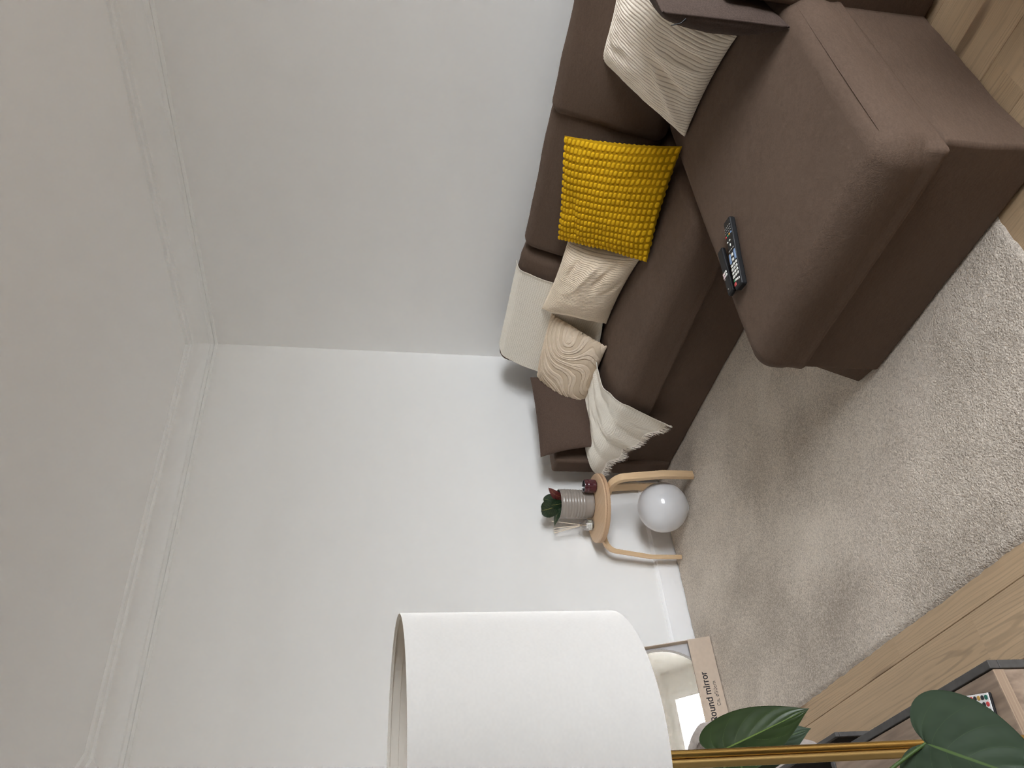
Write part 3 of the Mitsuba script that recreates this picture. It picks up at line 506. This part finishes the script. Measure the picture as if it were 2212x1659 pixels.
# ------------------------------------------------------------------ wooden stool and what stands on and under it
SC = A(-3.397, 2.050); SZ = 0.45; seat_c = A(-3.400, 2.035)
tag('stool', 'round three-legged birch plywood stool used as a side table by the far wall', 'stool')
R0 = 0.178
prof = [(0, SZ - 0.001), (R0 - 0.006, SZ), (R0 - 0.002, SZ - 0.0015), (R0, SZ - 0.005)][::-1]
V, F = lathe(prof, 72); add('stool__seat', (V + A(*seat_c, 0), F), 'm_birch', 30)
prof = [(0, SZ - 0.030), (R0 - 0.004, SZ - 0.030), (R0, SZ - 0.027), (R0, SZ - 0.005)]
V, F = lathe(prof, 72); add('stool__seat_edge', (V + A(*seat_c, 0), F), 'm_ply', 30, label='layered plywood edge')
for k, foot in enumerate([(-3.131, 2.075), (-3.509, 1.808), (-3.551, 2.269)]):
    d = unit(A(*foot) - SC); rf = np.linalg.norm(A(*foot) - SC); w = 0.0195; th = 0.021
    path = [(0.06, SZ - 0.042)] + [(0.160 + 0.075 * math.sin(t), SZ - 0.117 + 0.075 * math.cos(t)) for t in np.linspace(0, np.pi / 2 - 0.06, 12)] + [(rf - 0.012 + 0.012 * 0.6, 0.16), (rf - 0.004, 0.0)]
    pts = A(*path) if False else np.array(path); t = np.gradient(pts, axis=0); t /= np.linalg.norm(t, axis=1, keepdims=True); nn = np.stack([-t[:, 1], t[:, 0]], 1)
    o, tg = A(*SC, 0), A(-d[1], d[0], 0); rad = A(d[0], d[1], 0); Q = []
    for (r, z), (a, b) in zip(pts, nn):
        for (x, y) in ((-w, -th / 2), (w, -th / 2), (w, th / 2), (-w, th / 2)): Q.append(o + rad * (r + a * y) + A(0, 0, z + b * y) + tg * x)
    Q = np.array(Q); m = len(pts); face, side = [], []
    for s in range(m - 1):
        for c in range(4):
            a, b = s * 4 + c, s * 4 + (c + 1) % 4; (face if c in (0, 2) else side).extend([[a, b, b + 4], [a, b + 4, a + 4]])
    side += [[0, 2, 1], [0, 3, 2], [m * 4 - 4, m * 4 - 3, m * 4 - 2], [m * 4 - 4, m * 4 - 2, m * 4 - 1]]
    add('stool__' + num('leg', k), (Q, np.array(face + side)), 'm_leg', 35)
# ribbed pot with a croton
PC = A(-3.452, 2.088, SZ)
tag('potted_plant', 'small croton in a ribbed taupe ceramic pot standing on the stool', 'potted plant')
pr = [(0, 0), (0.066, 0), (0.071, 0.003)]; zz = np.linspace(0.012, 0.172, 120); ribs = 0.0738 + 0.0016 * np.abs(np.sin((zz - 0.045) / 0.0155 * np.pi)) * ((zz > 0.045) & (zz < 0.1695)) + zz * 0.012
pr += list(zip(ribs, zz)) + [(0.0775, 0.178), (0.0770, 0.180), (0.0745, 0.180)]
V, F = lathe(pr, 72); add('potted_plant__pot', (V + PC, F), 'm_pot', 40)
V, F = lathe([(0, 0.120), (0.070, 0.120), (0.0735, 0.1795), (0.0745, 0.180)][::1], 48); V[:, 2] += 0; add('potted_plant__pot_lining', (V + PC, F[:, ::-1]), 'm_pot_in', 40, label='dark inside of the pot')
V, F = lathe([(0.0705, 0.124), (0.03, 0.130), (0, 0.131)], 30); add('potted_plant__soil', (V + PC, F), 'm_soil', True)
HEART = A((0.0, 0.0), (-0.07, 0.10), (-0.145, 0.30), (-0.16, 0.55), (-0.10, 0.80), (0.03, 0.96), (0.20, 1.0), (0.38, 0.93), (0.56, 0.75), (0.72, 0.52), (0.86, 0.26), (0.95, 0.08), (1.0, 0.0))
def leaf(base, tip, up, width, lobe=0.0, fold=0.15, arch=0.1, n=34, m=25, shape=(0.5, 0.8), wave=0.0, twist=0.0, side_bias=0.0):
    """A leaf blade with thickness from base to tip; up is its face normal. lobe: how far the blade reaches back behind its base."""
    base, tip = A(*base), A(*tip); L = np.linalg.norm(tip - base); x = (tip - base) / L; z = A(*up) - x * np.dot(up, x); z /= np.linalg.norm(z); y = np.cross(z, x)
    t = 1 - (1 - np.linspace(0, 1, n)) ** 1.3; s = np.linspace(-1, 1, m); Tt, Ss = np.meshgrid(t, s, indexing='ij')
    a, b = shape; hw = ((Tt + (0.10 if lobe else 0.0)) ** a) * np.clip(1 - Tt, 0, 1) ** b; hw = hw / hw.max() * width / 2
    HB = None
    X = Tt * L - lobe * L * np.abs(Ss) ** 1.3 * (1 - Tt) ** 2.2; Yy = Ss * hw * (1 + side_bias * Ss)
    if lobe:
        from scipy.interpolate import CubicSpline
        cs = CubicSpline(np.concatenate([[0], np.cumsum(np.linalg.norm(np.diff(HEART * A(1, 0.3), axis=0), axis=1))]), HEART); B = cs(Tt * cs.x[-1])
        Mx = Tt ** 1.7; X = L * (Mx * (1 - np.abs(Ss)) + B[..., 0] * np.abs(Ss)); Yy = np.sign(Ss) * np.abs(Ss) * B[..., 1] * width / 2 * (1 + side_bias * np.sign(Ss))
    Z = -fold * np.abs(Yy) + fold * 0.6 * np.abs(Yy) ** 2 / (width / 2) + arch * L * (Tt - Tt ** 2) * 4 * 0.5 - arch * L * Tt ** 2 * 0.6
    Z = Z + wave * width * np.sin(Tt * 9 + Ss * 1.5) * np.abs(Ss) + 0.012 * width * (np.abs(np.sin((Tt - 0.35 * np.abs(Ss)) * np.pi * 6)) - 0.5) * (1 - np.abs(Ss)) * np.minimum(1, np.abs(Ss) * 5)
    c, sn = np.cos(twist * Tt), np.sin(twist * Tt); Yy, Z = Yy * c - Z * sn, Yy * sn + Z * c
    P = base + X[..., None] * x + Yy[..., None] * y + Z[..., None] * z; nr = np.cross(np.gradient(P, axis=0), np.gradient(P, axis=1)); nr /= np.maximum(np.linalg.norm(nr, axis=-1, keepdims=True), 1e-12)
    th = 0.0006; top, bot = (P + nr * th / 2).reshape(-1, 3), (P - nr * th / 2).reshape(-1, 3); Fc = grid_faces(n, m); o = n * m
    rim = np.concatenate([np.arange(m), np.arange(1, n) * m + m - 1, (n - 1) * m + np.arange(m - 2, -1, -1), np.arange(n - 2, 0, -1) * m]); p, q = rim, np.roll(rim, -1)
    uv = np.stack([Tt, Ss], -1).reshape(-1, 2)
    return np.vstack([top, bot]), np.vstack([Fc, Fc[:, ::-1] + o, np.stack([p, p + o, q], 1), np.stack([q, p + o, q + o], 1)]), np.vstack([uv, uv])
RT, IN = A(0.637, 0.770, 0.039), A(-0.766, 0.643, 0.0)      # across and away, seen from the room's middle
def pp(r, u, d): return PC + RT * r + A(0, 0, u) + IN * d
stem0 = pp(0.0, 0.125, 0.0)
for k, (b, t, up, w, m, kw) in enumerate([
    (pp(0.014, 0.168, -0.02), pp(0.026, 0.262, -0.01), -IN + A(0, 0, 0.3), 0.070, 'm_croton', dict(arch=0.05, shape=(0.55, 0.6))),
    (pp(-0.004, 0.185, -0.03), pp(-0.030, 0.278, -0.05), -IN + A(0, 0, 0.2) - RT * 0.1, 0.092, 'm_croton', dict(arch=0.12, shape=(0.30, 0.30), wave=0.05)),
    (pp(0.020, 0.165, -0.02), pp(0.085, 0.238, -0.025), -IN + A(0, 0, 0.5), 0.046, 'm_croton_red', dict(arch=0.08, shape=(0.5, 0.9))),
    (pp(-0.012, 0.172, -0.02), pp(-0.105, 0.214, -0.045), -IN * 0.6 + A(0, 0, 1), 0.048, 'm_croton', dict(arch=0.10, shape=(0.5, 1.0))),
    (pp(0.034, 0.155, -0.01), pp(0.052, 0.205, -0.045), -IN + A(0, 0, 0.4), 0.044, 'm_croton_red', dict(arch=0.1, shape=(0.5, 0.7))),
    (pp(0.006, 0.160, -0.02), pp(0.000, 0.232, -0.055), -IN, 0.046, 'm_croton', dict(arch=0.05, shape=(0.5, 0.7))),
    (pp(-0.020, 0.165, 0.01), pp(-0.052, 0.250, 0.01), -IN + A(0, 0, 0.3), 0.056, 'm_croton', dict(arch=0.06, shape=(0.45, 0.5)))]):
    V, F, uv = leaf(b, t, up, w, n=22, m=13, **kw); add('potted_plant__' + num('leaf', k), (V, F), m, True, uv=uv)
    V, F = tube([stem0 + (b - stem0) * f + A(0, 0, 0.01) * math.sin(f * 3) for f in np.linspace(0, 1.03, 6)], 0.0022, 8); add('potted_plant__' + num('stem', k), (V, F), 'm_stem', True)
# candle jar
JC = A(-3.338, 2.128, SZ)
tag('candle_jar', 'small dark red candle jar on the right edge of the stool', 'candle')
V, F = lathe([(0, 0), (0.028, 0), (0.033, 0.004), (0.0345, 0.012), (0.0345, 0.040), (0.0335, 0.044), (0.0325, 0.047), (0.033, 0.050), (0.0325, 0.054), (0.033, 0.058), (0.0325, 0.0625), (0.0315, 0.064), (0.030, 0.063)], 48); add('candle_jar__jar', (V + JC, F), 'm_red_glass', 40)
V, F = lathe([(0, 0.040), (0.0285, 0.040), (0.0300, 0.062)], 40); add('candle_jar__lining', (V + JC, F), 'm_dark_in', True, label='dark inside of the jar')
V, F = lathe([(0.0302, 0.0605), (0.0306, 0.0640), (0.0314, 0.0652), (0.0318, 0.0640)], 40); add('candle_jar__rim', (V + JC, F), 'm_silver', True, label='thin grey rim')
# reed diffuser
BC = A(-3.487, 1.985, SZ)
tag('reed_diffuser', 'clear glass reed diffuser bottle with pale sticks on the left of the stool', 'reed diffuser')
V, F = lathe([(0, 0.0005), (0.024, 0.0005), (0.028, 0.004), (0.029, 0.012), (0.029, 0.040), (0.026, 0.048), (0.014, 0.053), (0.0125, 0.056), (0.0125, 0.068), (0.0145, 0.069), (0.0145, 0.073), (0.0105, 0.073), (0.0105, 0.054), (0.022, 0.047), (0.0262, 0.040), (0.0262, 0.008), (0.022, 0.005), (0, 0.005)], 40)
add('reed_diffuser__bottle', (V + BC, F), 'm_glass', 40)
V, F = lathe([(0, 0.0056), (0.0215, 0.0056), (0.0255, 0.009), (0.0255, 0.022), (0, 0.022)], 36); add('reed_diffuser__oil', (V + BC, F), 'm_oil', 40)
lab = []; a0 = math.atan2(-0.65, 0.76)   # rows of pale print on the front of the bottle
for rr in range(5):
    for cc in range(6):
        a = a0 + (cc - 2.5) * 0.17; z = 0.012 + rr * 0.0062; w = 0.055 + 0.02 * ((cc * 7 + rr * 3) % 3); V, F = box(0.0290, 0.0296, -w * 0.029, w * 0.029, z, z + 0.0042)
        lab.append((np.stack([V[:, 0] * math.cos(a) - V[:, 1] * math.sin(a), V[:, 0] * math.sin(a) + V[:, 1] * math.cos(a), V[:, 2]], 1) + BC, F))
add('reed_diffuser__print', cat(lab), 'm_paper', False, label='rows of small pale print')
for i, (r, u, d) in enumerate([(0.020, 0.218, 0.01), (-0.018, 0.205, 0.02), (-0.030, 0.212, 0.0), (-0.036, 0.208, -0.01), (-0.042, 0.205, 0.01)]):
    p0 = BC + RT * (-0.25 * r) + A(0, 0, 0.010) - IN * d * 0.3; p1 = BC + RT * (r - 0.004) + A(0, 0, u) + IN * d
    V, F = tube([p0 + (p1 - p0) * f for f in (0, 0.5, 1)], 0.0016, 8); add('reed_diffuser__' + num('stick', i), (V, F), 'm_reed', 30)
# globe lamp on the rug
GC = A(-3.302, 1.985, 0.1255); t = np.linspace(-1.28, np.pi / 2, 40)
tag('globe_lamp', 'white opal glass globe lamp on the rug under the wooden stool', 'lamp')
V, F = lathe([(0.1275 * math.cos(a), 0.1275 * math.sin(a)) for a in t], 72); add('globe_lamp__globe', (V + GC, F), 'm_opal', True)
V, F = lathe([(0, -0.1275), (0.034, -0.1275), (0.036, -0.1255), (0.035, -0.121), (0.034, -0.119)], 48); add('globe_lamp__base', (V + GC, F), 'm_white_plastic', 35)

# ------------------------------------------------------------------ round mirror in its cardboard tray, leaning on the wall
LEAN = math.radians(21.5); mu = A(-math.sin(LEAN), 0, math.cos(LEAN)); mn = A(math.cos(LEAN), 0, math.sin(LEAN)); my = A(0, 1, 0)
MO = A(-3.394, 1.344, 0.001)     # front lower right corner of the tray; x runs left (towards -y), z up the tray, depth towards the wall
def tray(x0, x1, d0, d1, z0, z1):
    V, F = box(x0, x1, d0, d1, z0, z1); V = MO[None] - my * V[:, :1] - mn * V[:, 1:2] + mu * V[:, 2:3]; return V, F[:, ::-1]
tag('boxed_mirror', 'round mirror in an open beige cardboard tray leaning on the wall below the lampshade', 'mirror')
W0, DP = 0.53, 0.042
add('boxed_mirror__lip', tray(0, W0, 0, 0.003, 0, 0.105), 'm_card', label='beige cardboard band with printed words')
add('boxed_mirror__side', tray(0, 0.003, 0.003, DP, 0, 0.545), 'm_card'); add('boxed_mirror__side_001', tray(W0 - 0.003, W0, 0.003, DP, 0, 0.545), 'm_card')
add('boxed_mirror__bottom', tray(0.003, W0 - 0.003, 0.003, DP, 0, 0.003), 'm_card'); add('boxed_mirror__top', tray(0.003, W0 - 0.003, 0.003, DP, 0.542, 0.545), 'm_card')
add('boxed_mirror__back', tray(0.003, W0 - 0.003, DP - 0.003, DP, 0.003, 0.542), 'm_card_in', label='grey inside of the tray')
V, F = lathe([(0.2405, 0.012), (0.2405, 0.013), (0.250, 0.013), (0.2515, 0.011), (0.2515, 0.0), (0, 0)][::-1], 96)
place = lambda V, x, z, d: MO[None] - my * (x - V[:, :1]) + mu * (z + V[:, 1:2]) + mn * (V[:, 2:3] - d)
MX, MZ = 0.265, 0.272
add('boxed_mirror__rim', (place(V, MX, MZ, DP - 0.004), F), 'm_mirror_rim', 40, label='thin taupe rim')
V, F = lathe([(0.2404, 0.0122), (0, 0.0122)], 96); add('boxed_mirror__glass', (place(V, MX, MZ, DP - 0.004), F), 'm_mirror', False, label='round mirror glass')
def lettering(key, text, h, x_right, zb, bold):
    m = meshkit.text_mesh(text, h, 0.0004, bold); V, F = np.array(m.vertices), np.array(m.faces); w = V[:, 0].max(); sc = 1.0
    V = MO[None] + my * (V[:, :1] - w - x_right) + mu * (zb + V[:, 1:2]) + mn * (V[:, 2:3] + 0.0001); add(key, (V, F), 'm_ink', False, label='printed words')
lettering('boxed_mirror__lettering', 'Round mirror', 0.0262, 0.158, 0.053, True)
lettering('boxed_mirror__lettering_001', 'Ca. ø50cm', 0.0155, 0.205, 0.023, False)

# ------------------------------------------------------------------ grey plush seat in front of the mirror
tag('plush_cushion', 'fuzzy light grey plush cushion with a brown patch, in front of the round mirror', 'cushion')
def blob(c, rx, ry, rz, seed, amp, ax=RT, up=A(0, 0, 1), p=2.0):
    m = trimesh.creation.icosphere(subdivisions=5); V = np.array(m.vertices)
    if p != 2: V = V / (np.abs(V) ** p).sum(1, keepdims=True) ** (1 / p)
    V = V * (1 + amp * (nfbm(V * 3, 3, seed) - 0.5)[:, None] + 0.02 * (meshkit.noise(V * 45, seed) - 0.5)[:, None]); y = np.cross(up, ax)
    return A(*c) + V[:, :1] * ax * rx + V[:, 1:2] * y * ry + V[:, 2:3] * up * rz, np.array(m.faces)
add('plush_cushion__bolster', blob((-2.700, 0.668, 0.424), 0.092, 0.080, 0.066, 3, 0.12, unit(A(0.60, 0.72, -0.25)), unit(A(0.2, 0.1, 1)), 2.4), 'm_plush', True)
V, F = blob((-2.720, 0.575, 0.385), 0.140, 0.12, 0.080, 4, 0.12, RT, A(0, 0, 1), 2.3); add('plush_cushion__pad', (V, F), 'm_plush', True)
V, F = blob((-2.73, 0.555, 0.150), 0.14, 0.13, 0.165, 6, 0.08, RT, A(0, 0, 1), 3.0); V[:, 2] = np.maximum(V[:, 2], FZ + 0.001); add('plush_cushion__foot', (V, F), 'm_plush', True)
th = np.linspace(-1.2, 1.3, 30); e0, e1 = unit(A(0.60, 0.72, -0.25)), unit(A(0.2, 0.1, 1)); e1 = unit(e1 - e0 * (e0 @ e1)); e2 = np.cross(e1, e0)
V, F = tube([A(-2.700, 0.668, 0.424) + e0 * 0.095 * math.cos(t) + e1 * 0.070 * math.sin(t) + A(0.72, -0.62, 0.3) * 0.03 for t in th], 0.004, 8); add('plush_cushion__piping', (V, F), 'm_plush', True)

# ------------------------------------------------------------------ floor lamp
LC = A(-1.263, 0.304, 0); LR, LT, LB = 0.225, 1.548, 1.205
tag('floor_lamp', 'tall brass floor lamp with a large white drum shade, in the left foreground', 'floor lamp')
from scipy.spatial.transform import Rotation as Rot
TL = Rot.from_rotvec([0.010, 0.022, 0]); zc = (LT + LB) / 2
def shade_mesh(prof, n=128): V, F = lathe(prof, n); return TL.apply(V - A(0, 0, zc)) + LC + A(0, 0, zc), F
add('floor_lamp__shade', shade_mesh([(LR - 0.0012, LB), (LR, LB), (LR, LT), (LR - 0.0012, LT)]), 'm_shade', 40)
add('floor_lamp__shade_lining', shade_mesh([(LR - 0.0012, LB), (LR - 0.0014, LB + 0.018), (LR - 0.0024, LB + 0.019), (LR - 0.0014, LB + 0.02), (LR - 0.0014, LT - 0.02), (LR - 0.0030, LT - 0.019), (LR - 0.0030, LT - 0.003), (LR - 0.0012, LT)]), 'm_shade_in', 40, label='lining of the shade with a turned-in hem')
for k, z in enumerate((LB + 0.003, LT - 0.004)):
    a = np.linspace(0, 2 * np.pi, 97); P = np.stack([(LR - 0.0045) * np.cos(a), (LR - 0.0045) * np.sin(a), a * 0 + z - zc], 1); V, F = tube(TL.apply(P) + LC + A(0, 0, zc), 0.0016, 6, False); add('floor_lamp__' + num('shade_ring', k), (V, F), 'm_shade_in', True)
for k in range(3):
    a = 2.3 + k * 2 * np.pi / 3; P = np.array([[r * math.cos(a), r * math.sin(a), LB + 0.06 + 0.0 * r - zc - 0.03 * (r > 0.2)] for r in (0.012, 0.1, 0.19, LR - 0.004)]); V, F = tube(TL.apply(P) + LC + A(0, 0, zc), 0.0018, 6); add('floor_lamp__' + num('spoke', k), (V, F), 'm_brass', True)
V, F = lathe([(0.0, 1.25), (0.014, 1.25), (0.0185, 1.27), (0.0185, 1.31), (0.014, 1.32), (0, 1.32)], 24); add('floor_lamp__socket', (V + LC, F), 'm_white_plastic', 35)
V, F = lathe([(0.0, 1.318), (0.013, 1.322), (0.018, 1.345), (0.030, 1.375), (0.031, 1.40), (0.022, 1.425), (0, 1.433)], 28); add('floor_lamp__bulb', (V + LC, F), 'm_opal', True)
V, F = lathe([(0.0062, FZ + 0.02), (0.0062, 1.26)], 24); pole_off = RT * 0.0068
add('floor_lamp__pole', (V + LC + pole_off, F), 'm_brass', True)
V, F = rbox(-0.0072, 0.0072, -0.009, 0.009, 0.70, 1.26, 0.0045, 5, 0.1); add('floor_lamp__sleeve', (frame(V, LC - RT * 0.0066, RT, unit(A(-0.77, 0.637, 0)), A(0, 0, 1)), F), 'm_brass_satin', True, label='flat brass sleeve beside the pole')
V, F = lathe([(0, FZ), (0.112, FZ), (0.114, FZ + 0.004), (0.113, FZ + 0.016), (0.108, FZ + 0.020), (0.020, FZ + 0.022), (0.018, FZ + 0.04), (0.0, FZ + 0.042)], 64); add('floor_lamp__base', (V + LC, F), 'm_brass', 35)

# ------------------------------------------------------------------ low table with a dark frame, the framed piece behind it, and the keypad on top
TZ, TX, TY = 0.38, -1.378, 0.487; TXL, TYF = -2.06, 0.06
tag('coffee_table', 'low brown wood-grain table with dark grey edge bars beside the lamp pole', 'table')
f = 0.017
def cb(*a, r=0.002): return rbox(*a, r, 2, 0.5)
add('coffee_table__top', cb(TXL + f, TX, TYF + f, TY - f - 0.002, TZ - 0.027, TZ - 0.003), 'm_table_wood', 30)
add('coffee_table__edge', cb(TX - 0.0005, TX + 0.0015, TYF + f, TY - f - 0.002, TZ - 0.027, TZ - 0.0032, r=0.0008), 'm_table_edge', 30, label='lighter front edge strip of the top')
add('coffee_table__end_panel', cb(TX - 0.018, TX - 0.004, TYF + f, TY - f, FZ + 0.04, TZ - 0.028), 'm_table_wood', 30)
add('coffee_table__end_panel_001', cb(TXL + 0.004, TXL + 0.018, TYF + f, TY - f, FZ + 0.04, TZ - 0.028), 'm_table_wood', 30)
bars = [(TXL, TX + 0.001, TY - f, TY, TZ - 0.022, TZ), (TXL, TX + 0.001, TYF, TYF + f, TZ - 0.022, TZ), (TXL, TXL + f, TYF + f + 0.0005, TY - f - 0.0005, TZ - 0.022, TZ)]
bars += [(x, x + 0.022, y, y + f, FZ, TZ - 0.0225) for x in (TXL, TX - 0.021) for y in (TYF, TY - f)]
for k, b in enumerate(bars): add('coffee_table__' + num('frame_bar', k), cb(*b), 'm_table_frame', 30)
PX, PY, PZ = -2.004, 0.53, 0.374
tag('framed_panel', 'dark grey frame around a black panel standing behind the low table', 'panel')
for k, b in enumerate([(PX - 0.52, PX, PY - 0.012, PY, PZ - 0.012, PZ), (PX - 0.010, PX, PY - 0.012, PY, FZ, PZ - 0.0125), (PX - 0.52, PX - 0.510, PY - 0.012, PY, FZ, PZ - 0.0125)]): add('framed_panel__' + num('frame_bar', k), cb(*b), 'm_table_frame', 30)
add('framed_panel__panel', cb(PX - 0.510, PX - 0.0105, PY - 0.008, PY - 0.003, FZ + 0.02, PZ - 0.0125, r=0.001), 'm_black_panel', 30)
tag('keypad_remote', 'small white remote with round coloured buttons lying on the low table beneath the leaf', 'remote control')
KO = A(-1.405, 0.4335, TZ - 0.0025); d1 = unit(A(-0.976, 0.217, 0)); d2 = unit(A(-0.217, -0.976, 0))
kp = lambda V: KO + d1 * V[:, :1] + d2 * V[:, 1:2] + A(0, 0, 1) * V[:, 2:3]
V, F = rbox(0, 0.115, 0, 0.054, 0, 0.0065, 0.003, 4, 0.05); add('keypad_remote__body', (kp(V), F[:, ::-1]), 'm_black_plastic', True)
V, F = rbox(0.0022, 0.1135, 0.0006, 0.0534, 0.004, 0.0076, 0.0015, 3, 0.05); add('keypad_remote__face', (kp(V), F[:, ::-1]), 'm_white_plastic', True, label='white keypad face')
seq = ['teal', 'black', 'gold', 'black', 'red', 'white', 'green', 'blue', 'gold', 'black'], ['red', 'black', 'white', 'green', 'blue', 'gold', 'red', 'white', 'black', 'teal']
k = 0
for r in range(4):
    for c in range(10):
        V, F = lathe([(0, 0.0070), (0.0047, 0.0070), (0.0046, 0.0081), (0.0040, 0.0086), (0, 0.0087)], 16); V = V + A(0.0100 + c * 0.0105, 0.0085 + r * 0.0125, 0)
        add('keypad_remote__' + num('button', k), (kp(V), F[:, ::-1]), 'm_key_' + seq[r % 2][(c + (r // 2) * 3) % 10], 40); k += 1

# ------------------------------------------------------------------ climbing plant beside the lamp (its pot stands outside the frame)
tag('climbing_plant', 'climbing houseplant with large heart-shaped green leaves around the brass lamp pole', 'plant')
KP = A(-1.02, -0.06, FZ)
V, F = lathe([(0, 0), (0.10, 0), (0.108, 0.006), (0.128, 0.22), (0.135, 0.225), (0.135, 0.25), (0.126, 0.25), (0.118, 0.20), (0, 0.195)], 48); add('climbing_plant__pot', (V + KP, F), 'm_pot', 35)
TOC = lambda p: unit(A(0, 0, 1.6) - A(*p))
crown = A(-1.105, 0.125, 1.03)
V, F = tube([KP + A(0, 0, 0.19), KP + A(-0.01, 0.02, 0.45), KP + A(-0.04, 0.09, 0.80), crown], [0.013, 0.011, 0.009, 0.007], 10); add('climbing_plant__stem', (V, F), 'm_stem', True)
LV = [  # base, tip, width, material, leaf options, normal tweak
    (A(-1.010, 0.248, 0.855), A(-0.929, 0.164, 0.750), 0.150, 'm_leaf_pale', dict(lobe=0.24, fold=0.10, arch=0.10), A(0, 0, 0.15)),
    (A(-1.584, 0.393, 0.889), A(-1.489, 0.439, 0.726), 0.112, 'm_leaf', dict(lobe=0.30, fold=0.22, arch=0.05), A(0, 0, -0.35)),
    (A(-1.685, 0.412, 0.800), A(-1.600, 0.432, 0.672), 0.100, 'm_leaf_pale', dict(lobe=0.2, fold=0.2, arch=0.08), A(0, 0, 0.2))]
for k, (b, t, w, m, kw, dn) in enumerate(LV):
    V, F, uv = leaf(b, t, TOC((b + t) / 2) + dn, w, n=60, m=41, **kw); add('climbing_plant__' + num('leaf', k), (V, F), m, True, uv=uv)
    mid = (crown + b) / 2 + A(0, 0, 0.05); P = np.array([(1 - f) ** 2 * crown + 2 * f * (1 - f) * mid + f * f * b for f in np.linspace(0, 1, 14)]); V, F = tube(P, np.linspace(0.0036, 0.0022, 14), 10); add('climbing_plant__' + num('stalk', k), (V, F), 'm_stem', True)
